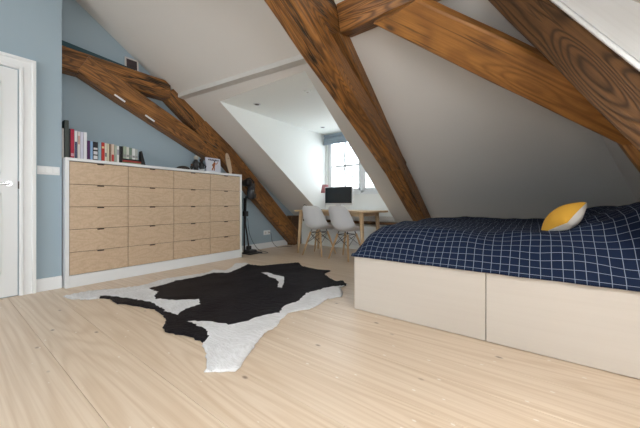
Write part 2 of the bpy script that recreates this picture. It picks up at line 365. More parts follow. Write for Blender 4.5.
# ================================================================== TIMBERS
def rough_box(L, W, Hh, seed, nx=None, bev=.012, amp=.006, ends=(0, 0)):
    """hewn timber along local x: W across y, Hh along z, slightly uneven, arrises bevelled"""
    bm = bmesh.new(); nx = nx or max(6, int(L/.09)); rings = []
    for i in range(nx+1):
        t = i/nx; x = -L/2+L*t
        cs = []
        pts = []
        hw, hh = W/2, Hh/2; b_ = bev
        base = [(-hw+b_, -hh), (0, -hh), (hw-b_, -hh), (hw, -hh+b_), (hw, 0), (hw, hh-b_), (hw-b_, hh), (0, hh), (-hw+b_, hh), (-hw, hh-b_), (-hw, 0), (-hw, -hh+b_)]
        for k, (y, z) in enumerate(base):
            n = noise.noise_vector(Vector((x*2.3+seed*7.1, y*9+seed, z*9)))
            xx = x
            if i == 0: xx += ends[0]*z
            if i == nx: xx += ends[1]*z
            pts.append(bm.verts.new((xx, y+n.y*amp, z+n.z*amp)))
        rings.append(pts)
    for A, B in zip(rings, rings[1:]):
        for k in range(12): bm.faces.new((A[k], A[(k+1) % 12], B[(k+1) % 12], B[k]))
    bm.faces.new(rings[0]); bm.faces.new(rings[-1])
    return bm
bseed = [0]
def beam(name, p0, p1, side, W, Hh, mat, parent=None, amp=.006, bev=.012, ends=(0, 0)):
    """p0,p1 centre line; side = direction of the W dimension"""
    p0, p1 = Vector(p0), Vector(p1); X = (p1-p0).normalized(); Yv = Vector(side); Yv = (Yv-X*Yv.dot(X)).normalized(); Z = X.cross(Yv)
    bseed[0] += 1
    o = obj(name, rough_box((p1-p0).length, W, Hh, bseed[0], amp=amp, bev=bev, ends=ends), mat, parent)
    m3 = Matrix((X, Yv, Z)).transposed().to_4x4(); m3.translation = (p0+p1)/2 - (Vector(parent.location) if parent else Vector((0, 0, 0)))
    o.matrix_local = m3
    return o
def yz(y0, z0, y1, z1, h, below=True):
    """centre line of a timber whose lower edge runs (y0,z0)-(y1,z1)"""
    d_ = Vector((y1-y0, z1-z0)).normalized(); n = Vector((-d_.y, d_.x))
    if n.y < 0: n = -n
    if not below: n = -n
    return (y0+n.x*h/2, z0+n.y*h/2), (y1+n.x*h/2, z1+n.y*h/2)
# truss against the gable
g = empty('roof_truss', (-4.0, 3.0, 0), label='brown timber roof truss set against the blue gable wall behind the dresser', cat='roof truss', group=None)
def tb(name, x, W, a, h, mat, g, below=True, **k):
    (ya, za), (yb, zb) = yz(*a, h, below)
    return beam(name, (x, ya, za), (x, yb, zb), (1, 0, 0), W, h, mat, g, **k)
tb('collar_beam', -4.07, .16, (.70, 2.275, 1.93, 2.275), .25, 'beam', g)
tb('principal_rafter', -4.075, .15, (1.86, 2.30, 2.55, 1.735), .23, 'beam', g)
tb('principal_rafter', -4.07, .16, (2.30, 1.93, 3.40, .955), .31, 'beam', g)
tb('principal_rafter', -4.071, .16, (3.28, 1.06, 4.47, -.02), .31, 'beam', g)
br = tb('brace', -4.06, .18, (.93, 2.285, 2.62, 1.485), .235, 'beam', g)
obj('sole_block', boxbm(-4.15, -4.015, 4.40, 4.72, 0, .61, bev=.01), 'beamdark', None)
so = bpy.data.objects['sole_block']; so.parent = g; so.location = (4.0, -3.0, 0)
inv = br.matrix_local.inverted() @ Matrix.Translation((4.0, -3.0, 0))
for y, z in ((1.325, 2.112), (1.66, 1.952)):
    a_ = math.atan2(-.845, 1.69)
    mt = Matrix.Translation((-3.968, y, z)) @ Matrix.Rotation(a_, 4, 'X')
    obj('metal_strip', boxbm(-.004, .004, -.062, .062, -.010, .010, mat=None), 'white', g).matrix_local = Matrix.Translation((4.0, -3.0, 0)) @ mt
# truss in the middle of the room
g = empty('roof_truss', (-1.39, 3.0, 0), label='big warm brown timber truss rising from the bed to the ceiling beside the dormer', cat='roof truss')
tb('collar_beam', -1.39, .20, (-1.0, 2.27, 2.0, 2.27), .26, 'beam', g)
tb('brace', -1.39, .22, (.75, 2.545, 3.42, 1.20), .195, 'beam', g, amp=.008)
tb('principal_rafter', -1.385, .18, (1.95, 2.32, 3.50, 1.25), .13, 'beam', g)
tb('principal_rafter', -1.39, .21, (3.28, 1.27, 4.95, .20), .20, 'beam', g)
# purlin from the middle truss to the right slope
beam('purlin', (-1.28, 2.06, 2.385), (-.15, 2.06, 2.385), (0, 1, .28), .20, .22, M['beam'])
tag(bpy.data.objects['purlin'], 'dark brown purlin crossing the top of the sloping ceiling', 'beam')
dA, dB = Vector((-.93, 1.97, 2.156)), Vector((.474, 2.785, 1.236)); dX = (dB-dA).normalized(); dN = Vector((0, .69, 1)).normalized(); dS = dX.cross(dN).normalized()
if dS.z < 0: dS = -dS
beam('diagonal_brace', dA+dX*.09+dS*.135+dN*.045, dB+dX*.06+dS*.135+dN*.045, dN, .09, .27, M['beamorange'], ends=(1.0 if dX.cross(dN).z > 0 else -1.0, 0))
beam('angle_post', dB+Vector((.035, .03, .085)), dB+Vector((.335, .03, -.51)), (0, 1, 0), .10, .13, M['beamorange'])
tag(bpy.data.objects['angle_post'], 'orange timber stub continuing below the joint at the right edge above the pillows', 'beam')
tag(bpy.data.objects['diagonal_brace'], 'orange pine diagonal brace slanting down over the bed to the right', 'beam')
# dark rafter close to the camera, top right
Dv = Vector((.614, -.43, -1.144)).normalized(); Pv = Vector((.51, -.68, .52)).normalized(); Pv = (Pv-Dv*Pv.dot(Dv)).normalized(); Nv = Dv.cross(Pv).normalized()
if Nv.y > 0: Nv = -Nv
L0 = Vector((-.262, 2.17, 2.196)); 
c0 = L0+Pv*.10-Nv*.07-Dv*.25; c1 = c0+Dv*2.84
beam('hip_rafter', c0, c1, Pv, .20, .14, M['beamdark'], bev=.008)
tag(bpy.data.objects['hip_rafter'], 'dark knotty rafter crossing in front of the orange brace at top right', 'beam')
# white painted boards above it
wb = empty('trim_2', tuple(L0+Pv*.205-Dv*.25), kind='structure')
bm = bmesh.new()
R3 = Matrix((Dv, Pv, Nv)).transposed().to_4x4()
def board(name, v0, v1, t, n0, mat='whitewood', bev=.003):
    o = obj(name, boxbm(0, 2.1, v0, v1, n0-t, n0, bev=bev), mat, wb); o.matrix_local = R3; return o
board('edge_moulding', 0, .018, .05, .018, 'whitewood', bev=.007)
for k in range(4): board('painted_board', .019+k*.17, .186+k*.17, .022, .004+.001*(k % 2))

# ================================================================== DRESSER
DX = -3.77
dr = empty('dresser', (DX, .785, 0), label='long white dresser with twenty oak drawer fronts against the blue gable wall', cat='dresser')
W_ = 2.165; Hd = 1.32; De = .36
obj('side_panel', boxbm(-De, .006, 0, .030, 0, Hd-.03, bev=.002), 'white', dr)
obj('side_panel', boxbm(-De, .006, W_-.030, W_, 0, Hd-.03, bev=.002), 'white', dr)
obj('top_panel', boxbm(-De, .008, 0, W_, Hd-.03, Hd, bev=.002), 'white', dr)
obj('plinth', boxbm(-.03, .002, .030, W_-.030, 0, .122, bev=.002), 'white', dr)
obj('carcass', boxbm(-De, -.022, .031, W_-.031, .10, Hd-.031), 'joint', dr)
cw = (W_-.060)/4; rh = (Hd-.03-.006-.125)/5
dm = None
for i in range(4):
    for j in range(5):
        y = .030+cw*(i+.5); z = .125+rh*(j+.5)
        if dm is None:
            o = obj('drawer', boxbm(-.020, 0, -cw/2+.0025, cw/2-.0025, -rh/2+.0025, rh/2-.0025, bev=.001), 'oak', dr); dm = o.data
            h_ = obj('finger_pull', boxbm(-.004, .010, -.030, .030, -.006, .005, bev=.002), 'slot', o); hm = h_.data
        else:
            o = bpy.data.objects.new('drawer', dm); link(o); o.parent = dr
            h_ = bpy.data.objects.new('finger_pull', hm); link(h_); h_.parent = o
        o.location = (0, y, z); h_.location = (0, 0, rh/2-.008)

# books along the dresser top
def colmat(name, c, rough=.55): return plain(name, c, rough, var=.06, scale=20)
def book(y0, y1, h, depth, col, label, spine=None, cover='book', bands=(), lean=0):
    th = y1-y0-.0015
    b = empty('book', (-3.895, (y0+y1)/2, Hd), label=label, cat='book', group='books on the dresser top')
    cm = colmat('book_cover', col)
    bm = bmesh.new()
    box(bm, -.0, .002, -th/2, th/2, 0, h, bev=.0006); box(bm, -depth, 0, -th/2, -th/2+.002, 0, h); box(bm, -depth, 0, th/2-.002, th/2, 0, h)
    obj('cover', bm, cm, b)
    obj('pages', boxbm(-depth+.004, -.001, -th/2+.0022, th/2-.0022, .003, h-.003), colmat('paper', (.75, .72, .65)), b)
    for (z0, z1, c) in bands:
        obj('spine_label', boxbm(.0018, .0028, -th/2*.85, th/2*.85, h*z0, h*z1), colmat('print', c), b)
    if lean: b.rotation_euler = (lean, 0, 0)
    return b
W3 = (.78, .78, .80)
book(.785, .801, .31, .22, (.55, .53, .50), 'tall thin whitish book at the far left end of the book row')
book(.806, .840, .40, .24, (.05, .065, .06), 'tallest book, dark grey green binder near the left end of the row', lean=0)
book(.842, .852, .318, .22, (.02, .02, .025), 'thin tall black book left of the red one')
book(.853, .884, .318, .22, (.42, .015, .05), 'tall crimson red book near the left end of the row', bands=((.1, .2, (.6, .3, .35)),))
book(.886, .909, .305, .21, W3, 'white book with a navy lower spine', bands=((.02, .62, (.02, .03, .10)),))
book(.912, .932, .302, .21, (.72, .68, .66), 'tall white book with small pinkish print right of the navy one', bands=((.55, .85, (.55, .35, .3)),))
book(.934, .961, .302, .21, (.62, .60, .72), 'tall pale lavender book in the white group')
book(.963, .991, .305, .21, (.80, .80, .84), 'last tall white book before the shorter books begin')
book(.994, .999+.020, .22, .16, (.08, .015, .10), 'short dark purple book right of the tall white books')
book(1.021, 1.043, .216, .15, (.25, .40, .60), 'short light blue book right of the purple one')
book(1.045, 1.089, .216, .16, (.012, .012, .018), 'thick black book with white lettering on its spine', bands=((.12, .30, (.7, .7, .7)), (.36, .52, (.65, .65, .68)), (.6, .7, (.6, .6, .6))))
book(1.091, 1.120, .222, .16, (.30, .42, .50), 'grey blue book between the black and the red short books')
book(1.122, 1.151, .222, .16, (.50, .03, .02), 'short bright red book in the middle of the row', bands=((.7, .8, (.8, .6, .3)),))
book(1.153, 1.172, .219, .15, (.75, .70, .60), 'cream paperback just right of the red book', bands=((.3, .5, (.2, .2, .2)),))
book(1.174, 1.194, .217, .15, (.66, .62, .45), 'yellowish cream paperback, second right of the red book')
book(1.196, 1.213, .216, .15, (.28, .18, .12), 'thin brown paperback between two pale ones')
book(1.215, 1.243, .219, .15, (.68, .55, .45), 'pale book with a red patch low on its spine', bands=((.1, .45, (.55, .05, .04)),))
book(1.245, 1.268, .212, .15, (.40, .46, .38), 'grey green paperback right of the red patched one')
book(1.270, 1.293, .206, .15, (.74, .74, .72), 'white paperback just left of the black book by the stack', bands=((.5, .8, (.35, .35, .4)),))
book(1.297, 1.325, .208, .16, (.015, .015, .015), 'short black book standing beside the lying books')
# lying books carrying small upright ones
def lying(z, y0, y1, th, col, label):
    b = empty('book', (-3.90, (y0+y1)/2, Hd+z), label=label, cat='book', group='books on the dresser top'); l = y1-y0
    obj('cover', box(box(boxbm(-.002, 0, -l/2, l/2, 0, th), -.14, 0, -l/2, l/2, 0, .002), -.14, 0, -l/2, l/2, th-.002, th), colmat('book_cover', col), b)
    obj('pages', boxbm(-.137, -.002, -l/2+.003, l/2-.003, .002, th-.002), colmat('paper', (.75, .72, .65)), b); return b
lying(0, 1.33, 1.53, .030, (.25, .30, .16), 'lowest lying book, olive green, at the right end of the row')
lying(.030, 1.33, 1.53, .022, (.40, .05, .04), 'red lying book under the small upright books')
lying(.052, 1.33, 1.52, .018, (.02, .02, .02), 'black lying book directly under the small upright books')
x_ = 1.335
for k, (t_, c_, l_) in enumerate(((.034, (.35, .42, .33), 'sage green small book standing on the lying stack'), (.030, (.62, .64, .58), 'off-white small book standing on the lying stack, between green ones'),
        (.030, (.20, .28, .22), 'dark green small book standing on the lying stack'), (.032, (.74, .75, .74), 'bright white small book standing on the lying stack'), (.028, (.45, .48, .45), 'grey small book at the right of the stack beside the bookend'))):
    o = book(x_, x_+t_, .145-.004*k, .11, c_, l_, bands=((.15, .35, (.3, .3, .3)),)); o.location.z = Hd+.070; o.location.x = -3.905; x_ += t_+.001
be = bmesh.new(); prism(be, [(1.535, 0), (1.585, 0), (1.541, .185), (1.535, .185)], 0, -3.98, -3.90)
o = obj('bookend', be, 'black'); o.location = (0, 0, Hd); tag(o, 'black wedge shaped bookend at the right end of the book row', 'bookend')
# right hand items on the dresser
it = empty('cap', (-3.88, 2.05, Hd), label='flat dark cap lying on the dresser left of the figurines', cat='cap')
bm = bmesh.new(); lathe(bm, [(.085, 0), (.088, .012), (.080, .03), (.055, .045), (.02, .052), (0, .053)], 20)
obj('crown', bm, plain('dark_brown_cloth', (.03, .022, .018), .9), it, smooth=True)
bm = bmesh.new(); bmesh.ops.create_uvsphere(bm, u_segments=16, v_segments=8, radius=1, matrix=Matrix.Translation((.01, -.08, .010)) @ Matrix.Diagonal((.07, .06, .008, 1)))
obj('visor', bm, plain('brown_cloth', (.05, .03, .02), .9), it, smooth=True)
def figurine(loc, s, label, rnd, gg='black'):
    f = empty('figurine', loc, label=label, cat='figurine', group=None)
    bm = bmesh.new(); lathe(bm, [(.032*s, 0), (.034*s, .01*s), (.022*s, .02*s), (.03*s, .05*s), (.036*s, .09*s), (.02*s, .12*s), (.012*s, .13*s)], 14)
    obj('body', bm, gg, f, smooth=True)
    bm = bmesh.new(); bmesh.ops.create_uvsphere(bm, u_segments=14, v_segments=8, radius=.026*s, matrix=Matrix.Translation((0, 0, .15*s)))
    obj('head', bm, plain('figurine_head', rnd, .5), f, smooth=True)
    bm = bmesh.new(); tube(bm, [(0, -.03*s, .10*s), (.02*s, -.05*s, .06*s), (.03*s, -.03*s, .04*s)], .010*s, .008*s, 8)
    obj('arm', bm, gg, f, smooth=True)
    bm = bmesh.new(); tube(bm, [(0, .03*s, .10*s), (.02*s, .05*s, .07*s), (.03*s, .03*s, .05*s)], .010*s, .008*s, 8)
    obj('arm', bm, gg, f, smooth=True); return f
figurine((-3.86, 2.225, Hd), 1.25, 'dark figurine with a pale round head left of the framed print', (.45, .42, .36))
figurine((-3.90, 2.335, Hd), 1.12, 'dark figurine with a dark head standing against the framed print', (.05, .035, .03))
figurine((-3.83, 2.145, Hd), .52, 'smallest brown headed figurine beside the flat cap', (.16, .07, .03))
bm = bmesh.new(); lathe(bm, [(.02, 0), (.034, .018), (.038, .022), (.030, .020), (.015, .005)], 16)
o = obj('dish', bm, 'shell', smooth=True); o.location = (-3.80, 2.28, Hd); tag(o, 'small pale dish in front of the dark figurines', 'dish')
# framed print with a dark title bar and a leaping figure
pr = empty('framed_print', (-3.875, 2.52, Hd), label='white framed print of a leaping orange figure on the dresser', cat='framed print')
tl = Matrix.Rotation(-.10, 4, 'Y')
def ppart(name, m, *a, **k): return obj(name, boxbm(*a, mat=tl, **k), m, pr)
ppart('frame', colmat('pale_lilac_frame', (.55, .56, .68)), -.022, 0, -.125, .125, 0, .225, bev=.003)
ppart('print', colmat('print_white', (.62, .64, .72)), -.001, .001, -.112, .112, .012, .213)
bm = bmesh.new()
for k, (y, wd) in enumerate(((-.085, .016), (-.062, .02), (-.038, .016), (-.016, .02), (.008, .016), (.030, .02), (.054, .016), (.076, .014))):
    box(bm, .001, .002, y, y+wd, .182, .200+.004*(k % 2), mat=tl)
obj('title_lettering', bm, colmat('navy_print', (.02, .02, .06)), pr)
bm = bmesh.new()
def limb(pts, r): tube(bm, [tl @ Vector((.0022, y, z)) for y, z in pts], r, r*.7, 6)
limb([(.0, .085), (.012, .13), (.018, .155)], .017); limb([(.0, .085), (-.02, .06), (-.03, .035)], .010); limb([(.005, .085), (.01, .055), (.005, .03)], .009)
limb([(.015, .145), (.045, .135), (.07, .155), (.078, .17)], .007); limb([(.01, .14), (-.02, .12), (-.015, .10)], .007)
bm2 = bmesh.new(); bmesh.ops.create_uvsphere(bm2, u_segments=10, v_segments=6, radius=.011, matrix=tl @ Matrix.Translation((.002, .022, .172)) @ Matrix.Diagonal((.2, 1, 1, 1)))
bmesh.ops.transform(bm, matrix=Matrix.Identity(4), verts=bm.verts)
obj('printed_figure', bm, colmat('orange_print', (.40, .12, .03)), pr); obj('printed_head', bm2, colmat('dark_print', (.03, .02, .03)), pr)
# pale wooden deck leaning beside the print
bm = bmesh.new(); poly = []
Lb, Wb = .335, .037
for k in range(28):
    a = k/28*2*PI; poly.append((Wb*math.copysign(abs(math.cos(a))**.9, math.cos(a)), Lb/2+Lb/2*math.copysign(abs(math.sin(a))**.62, math.sin(a))))
prism(bm, poly, 0, -.008, .008)
o = obj('deck', bm, plain('pale_birch', (.55, .42, .30), .5)); o.location = (-3.85, 2.80, Hd); o.rotation_euler = (.14, -.12, 0)
o.name = 'wooden_deck'; tag(o, 'pale pointed wooden skate deck standing upright at the right end of the dresser', 'skateboard deck')
bm = lathe(bmesh.new(), [(.006, 0), (.006, .004)], 10, Matrix.Translation((.006, .005, .25)) @ Matrix.Rotation(PI/2, 4, 'Y'))
obj('bolt_hole', bm, 'black', o)
# photo on the collar beam
ph = empty('photo_frame', (-4.055, 1.485, 2.527), label='small white photo frame perched on the timber collar beam', cat='photo frame')
tl = Matrix.Rotation(-.08, 4, 'Y') @ Matrix.Rotation(.0, 4, 'X')
bm = bmesh.new()
for a in ((-.075, .075, 0, .016), (-.075, .075, .134, .15), (-.075, -.060, 0, .15), (.060, .075, 0, .15)): box(bm, -.010, .006, a[0], a[1], a[2], a[3], mat=tl)
obj('frame', bm, 'trimwhite', ph)
obj('photo', boxbm(-.010, .001, -.062, .062, .014, .136, mat=tl), plain('dark_photograph', (.05, .035, .04), .3, var=.8, scale=25), ph)

# ================================================================== VACUUM
v = empty('stick_vacuum', (-3.92, 3.19, 0), label='black cordless stick vacuum on a slim floor stand right of the dresser', cat='vacuum cleaner')
obj('base', boxbm(-.10, .13, -.06, .22, 0, .022, bev=.006), 'black', v)
obj('floor_head', box(boxbm(-.02, .12, -.055, .11, .018, .075, bev=.012), -.02, .05, -.02, .05, .07, .14, bev=.01), 'black', v)
obj('stand_pole', tube(bmesh.new(), [(-.06, -.02, .01), (-.06, -.02, .95)], .014, seg=12), 'blackmetal', v, True)
obj('wand', tube(bmesh.new(), [(.02, .01, .12), (-.04, -.01, .5), (-.03, -.01, .98)], .013, seg=14), 'blackmetal', v, True)
obj('dock_bracket', boxbm(-.08, .0, -.045, .025, .64, .73, bev=.008), 'black', v)
bm = lathe(bmesh.new(), [(.042, .0), (.062, .02), (.066, .11), (.060, .19), (.05, .22), (.04, .235)], 20, Matrix.Translation((.03, .05, .93)))
obj('dust_bin', bm, plain('smoked_plastic', (.03, .03, .035), .15), v, True)
bm = bmesh.new()
for k in range(8):
    a = k/8*2*PI; lathe(bm, [(.012, 0), (.018, .05), (.014, .07)], 8, Matrix.Translation((.03+.05*math.cos(a), .05+.05*math.sin(a), 1.13)))
obj('cyclone', bm, plain('dark_grey_plastic', (.06, .06, .065), .35), v, True)
bm = lathe(bmesh.new(), [(.045, -.09), (.058, -.07), (.06, .07), (.045, .09)], 18, Matrix.Translation((0, -.02, 1.21)) @ Matrix.Rotation(PI/2, 4, 'Y'))
obj('motor', bm, 'black', v, True)
obj('handle', tube(bmesh.new(), [(-.04, .0, 1.27), (-.02, .07, 1.30), (.0, .13, 1.24), (.01, .14, 1.12), (.02, .11, 1.02)], .015, seg=10), 'black', v, True)
obj('battery', boxbm(-.03, .05, .09, .16, .95, 1.03, bev=.01), 'black', v)
def cable(name, pts, r, label, mat='black', cat='cable'):
    cu = [Vector(p) for p in pts]; out = []
    for i in range(len(cu)-1):
        p0, p1, p2, p3 = cu[max(i-1, 0)], cu[i], cu[i+1], cu[min(i+2, len(cu)-1)]
        for k in range(6):
            t = k/6; out.append(.5*((2*p1)+(-p0+p2)*t+(2*p0-5*p1+4*p2-p3)*t*t+(-p0+3*p1-3*p2+p3)*t**3))
    out.append(cu[-1])
    o = obj(name, tube(bmesh.new(), out, r, seg=6), mat, smooth=True)
    return tag(o, label, cat)
cable('cable', [(-3.98, 3.24, .60), (-3.99, 3.30, .30), (-3.93, 3.42, .06), (-3.80, 3.50, .006), (-3.70, 3.44, .006), (-3.78, 3.34, .006)], .004, 'thin black cable looping onto the floor beside the stick vacuum')
so = empty('wall_socket', (-4.15, 3.84, .30), label='white double wall socket low on the blue gable wall', cat='wall socket')
obj('plate', boxbm(0, .010, -.085, .085, -.042, .042, bev=.003), 'white', so)
for k in (-1, 1): obj('socket_well', lathe(bmesh.new(), [(.020, 0), (.021, .004), (.016, .005)], 16, Matrix.Translation((.009, k*.042, 0)) @ Matrix.Rotation(PI/2, 4, 'Y')), 'trimwhite', so)
cable('cable', [(-4.137, 3.882, .30), (-4.09, 3.90, .27), (-4.10, 3.94, .12), (-4.05, 4.02, .008), (-3.98, 4.15, .008), (-3.90, 4.28, .006)], .004, 'black cable dropping from the wall socket to the floor by the truss')

# ================================================================== DESK
dk = empty('desk', (-2.60, 4.08, 0), label='long oak desk with rounded right end and tapered legs under the dormer window', cat='desk')
poly = []
x0, x1, y0, y1 = -.77, .78, -.35, .36
for cx, cy, r, a0, a1 in ((x1-.30, y1-.30, .30, 0, 90), (x0+.06, y1-.06, .06, 90, 180), (x0+.06, y0+.06, .06, 180, 270), (x1-.30, y0+.30, .30, 270, 360)):
    for k in range(9):
        a = math.radians(a0+(a1-a0)*k/8); poly.append((cx+r*math.cos(a), cy+r*math.sin(a)))
bm = prism(bmesh.new(), poly, 2, .722, .747); bmesh.ops.bevel(bm, geom=[e for e in bm.edges if abs(e.verts[0].co.z-e.verts[1].co.z) < .001], offset=.004, segments=1, affect='EDGES')
obj('tabletop', bm, 'deskoak', dk)
bm = bmesh.new(); box(bm, -.66, .52, -.26, -.235, .66, .722); box(bm, -.66, .52, .235, .26, .66, .722); box(bm, -.67, -.645, -.26, .26, .66, .722); box(bm, .505, .53, -.26, .26, .66, .722)
obj('apron', bm, 'deskoak', dk)
for sx, sy in ((-1, -1), (-1, 1), (1, -1), (1, 1)):
    xt = -.66 if sx < 0 else .52; yt = sy*.26
    obj('leg', tube(bmesh.new(), [(xt, yt, .722), (xt+sx*.045, yt+sy*.03, 0)], .036, .020, 14), 'deskoak', dk, True)
mo = empty('monitor', (-2.735, 4.20, .747), label='silver edged monitor with a dark screen on the desk', cat='monitor')
obj('screen_housing', boxbm(-.285, .285, -.012, .018, .085, .405, bev=.006), 'alu', mo)
obj('screen', boxbm(-.272, .272, -.0145, -.011, .118, .392), 'screen', mo)
bm = boxbm(-.08, .08, -.05, .13, 0, .008, bev=.003); prism(bm, [(-.02, .006), (.11, .006), (.04, .20), (.02, .20)], 0, -.05, .05)
obj('stand', bm, 'alu', mo)
la = empty('table_lamp', (-3.12, 4.34, .747), label='small table lamp with a dusty pink shade on the desk left of the monitor', cat='table lamp')
obj('base', lathe(bmesh.new(), [(.06, 0), (.06, .012), (.02, .018)], 20), 'alu', la, True)
obj('stem', tube(bmesh.new(), [(0, 0, .015), (0, 0, .40)], .006, seg=8), 'alu', la, True)
bm = bmesh.new(); lathe(bm, [(.082, .31), (.055, .46), (.053, .46), (.080, .31)], 24)
obj('lamp_shade', bm, plain('dusty_pink_cloth', (.50, .22, .24), .9), la, True)
cable('cable', [(-3.20, 4.24, .751), (-3.24, 4.05, .752), (-3.27, 3.92, .81), (-3.22, 3.86, .84), (-3.15, 3.88, .80), (-3.12, 3.98, .752), (-3.02, 4.10, .751)], .005, 'black cable arching over the desk behind the left chair')

# chairs
def shell_mesh():
    prof = [(.235, .405, .150, .0), (.222, .432, .185, .012), (.16, .440, .212, .035), (.06, .428, .228, .065), (-.05, .424, .232, .09), (-.135, .438, .230, .115),
            (-.188, .485, .226, .12), (-.212, .56, .218, .105), (-.232, .65, .205, .075), (-.250, .74, .190, .045), (-.262, .795, .165, .025), (-.268, .82, .120, .012)]
    bm = bmesh.new(); rows = []; nU = 10
    for i, (y, z, hw, cu) in enumerate(prof):
        a = Vector(prof[max(i-1, 0)][:2]); b2 = Vector(prof[min(i+1, len(prof)-1)][:2]); d_ = (b2-a).normalized(); n = Vector((-d_.y, d_.x))
        n = -n if (n.y < 0 and i < 5) or (n.x < 0 and i >= 5) else n
        row = []
        for k in range(nU+1):
            u = -1+2*k/nU; c_ = cu*abs(u)**2.3
            row.append(bm.verts.new((u*hw, y+n.x*c_, z+n.y*c_)))
        rows.append(row)
    for A, B in zip(rows, rows[1:]):
        for k in range(nU): bm.faces.new((A[k], A[k+1], B[k+1], B[k]))
    return bm
def make_chair():
    c = empty('desk_chair', (0, 0, 0), cat='chair', group='shell chairs at the desk')
    o = obj('seat_shell', shell_mesh(), 'shell', c, True)
    md = o.modifiers.new('t', 'SOLIDIFY'); md.thickness = .007; md.offset = 0
    md = o.modifiers.new('s', 'SUBSURF'); md.levels = 1; md.render_levels = 2
    tops = {(-1, 1): (-.10, .12), (1, 1): (.10, .12), (-1, -1): (-.09, -.09), (1, -1): (.09, -.09)}
    feet = {(-1, 1): (-.215, .215), (1, 1): (.215, .215), (-1, -1): (-.185, -.205), (1, -1): (.185, -.205)}
    def at(k, z):
        t = (.40-z)/.40; a, b_ = tops[k], feet[k]; return (a[0]+(b_[0]-a[0])*t, a[1]+(b_[1]-a[1])*t, z)
    for k in tops: obj('leg', tube(bmesh.new(), [at(k, .385), at(k, .2), at(k, 0)], .019, .013, 10), 'beech', c, True)
    bm = bmesh.new()
    ks = [(-1, 1), (1, 1), (1, -1), (-1, -1)]
    for a, b_ in zip(ks, ks[1:]+ks[:1]):
        tube(bm, [at(a, .37), at(b_, .20)], .004, seg=6); tube(bm, [at(a, .20), at(b_, .37)], .004, seg=6)
    obj('wire_brace', bm, 'blackmetal', c, True)
    bm = bmesh.new()
    for a, b_ in zip(ks, ks[1:]+ks[:1]): tube(bm, [at(a, .375), at(b_, .375)], .005, seg=6)
    for k in ks: tube(bm, [at(k, .34), (at(k, .4)[0]*.9, at(k, .4)[1]*.9, .425)], .008, seg=6)
    obj('seat_mount', bm, 'blackmetal', c, True)
    return c
ch = make_chair(); ch.location = (-2.93, 3.88, 0); ch.rotation_euler = (0, 0, .10)
ch['label'] = 'light grey shell chair at the desk, the left one beside the desk leg'
c2 = dup(ch, (-2.365, 3.85, 0), -.06); c2['label'] = 'light grey shell chair at the desk, the right one nearer the bed'

# radiator and timber plate under the window
ra = empty('radiator', (-2.62, 4.66, .07), label='low white radiator on the wall beneath the desk', cat='radiator')
obj('panel', boxbm(-.62, .62, -.03, .02, .02, .38, bev=.008), 'white', ra)
obj('top_grille', boxbm(-.62, .62, -.03, .05, .38, .395, bev=.003), 'trimwhite', ra)
obj('valve', tube(bmesh.new(), [(.66, 0, .10), (.66, 0, -.06)], .008, seg=8), 'chrome', ra, True)
o = beam('wall_plate', (-3.90, 4.67, .515), (-1.50, 4.67, .515), (0, 1, 0), .09, .05, M['beamdark'])
tag(o, 'dark narrow timber plate running along the low wall behind the desk', 'beam')

# blind
bl = empty('roman_blind', (-2.64, 4.695, 0), label='grey blue roman blind gathered at the top of the dormer window', cat='blind')
obj('head_rail', boxbm(-.735, .72, -.05, .015, 2.185, 2.222), 'blind', bl)
for k, (z0, z1, p) in enumerate(((2.10, 2.19, .050), (2.055, 2.125, .062), (2.015, 2.075, .072))):
    pts = [(-p*.35, z1), (-p, z0+(z1-z0)*.35), (-p*.9, z0), (-p*.3, z0+.008), (0, z0+.03), (0, z1)]
    obj('fold', prism(bmesh.new(), pts, 0, -.735, .72), 'blind', bl)
# downlights
for k, (x, y, r, lab) in enumerate(((-3.07, 2.66, .046, 'recessed downlight in the dormer ceiling nearest the left dormer wall'), (-3.045, 4.16, .046, 'recessed downlight in the dormer ceiling close to the window'))):
    dl = empty('downlight', (x, y, DZ), label=lab, cat='ceiling light', group='dormer downlights')
    bm = lathe(bmesh.new(), [(r*.7, -.001), (r*.75, -.006), (r, -.006), (r+.006, -.001), (r+.006, 0)], 20); obj('ring', bm, 'alu', dl, True)
    obj('lens', lathe(bmesh.new(), [(r*.7, -.0045), (r*.7, -.002)], 16), 'slot', dl)
sd = empty('smoke_detector', (-2.22, 2.72, DZ), label='small flat white detector on the dormer ceiling', cat='smoke detector')
obj('housing', lathe(bmesh.new(), [(.02, -.016), (.040, -.012), (.046, 0)], 20), 'dormer', sd, True)
obj('sensor_cap', lathe(bmesh.new(), [(.010, -.020), (.015, -.014)], 14), 'trimwhite', sd)

# ================================================================== BED
bx0, bx1, by0, by1 = -1.172, .76, 2.035, 4.42
bd = empty('bed', (bx0, by0, 0), label='low platform bed with pale plywood front panels under the sloping ceiling', cat='bed')
BH = .437
obj('side_panel', boxbm(0, .927, 0, .020, .004, BH, bev=.0015), 'bedply', bd)
obj('side_panel', boxbm(.931, 1.86, 0, .020, .004, BH, bev=.0015), 'bedply', bd)
obj('end_panel', boxbm(0, .020, .021, by1-by0, .004, BH, bev=.0015), 'bedply', bd)
obj('plinth', boxbm(.03, 1.80, .03, by1-by0-.02, 0, BH-.06), 'joint', bd)
obj('mattress', boxbm(.06, 1.84, .24, by1-by0-.12, BH-.06, .585, bev=.03), plain('dark_sheet', (.02, .024, .035), .9), bd)
obj('back_ledge', boxbm(.02, 1.80, by1-by0-.10, by1-by0, BH-.06, .665, bev=.003), 'bedply', bd)
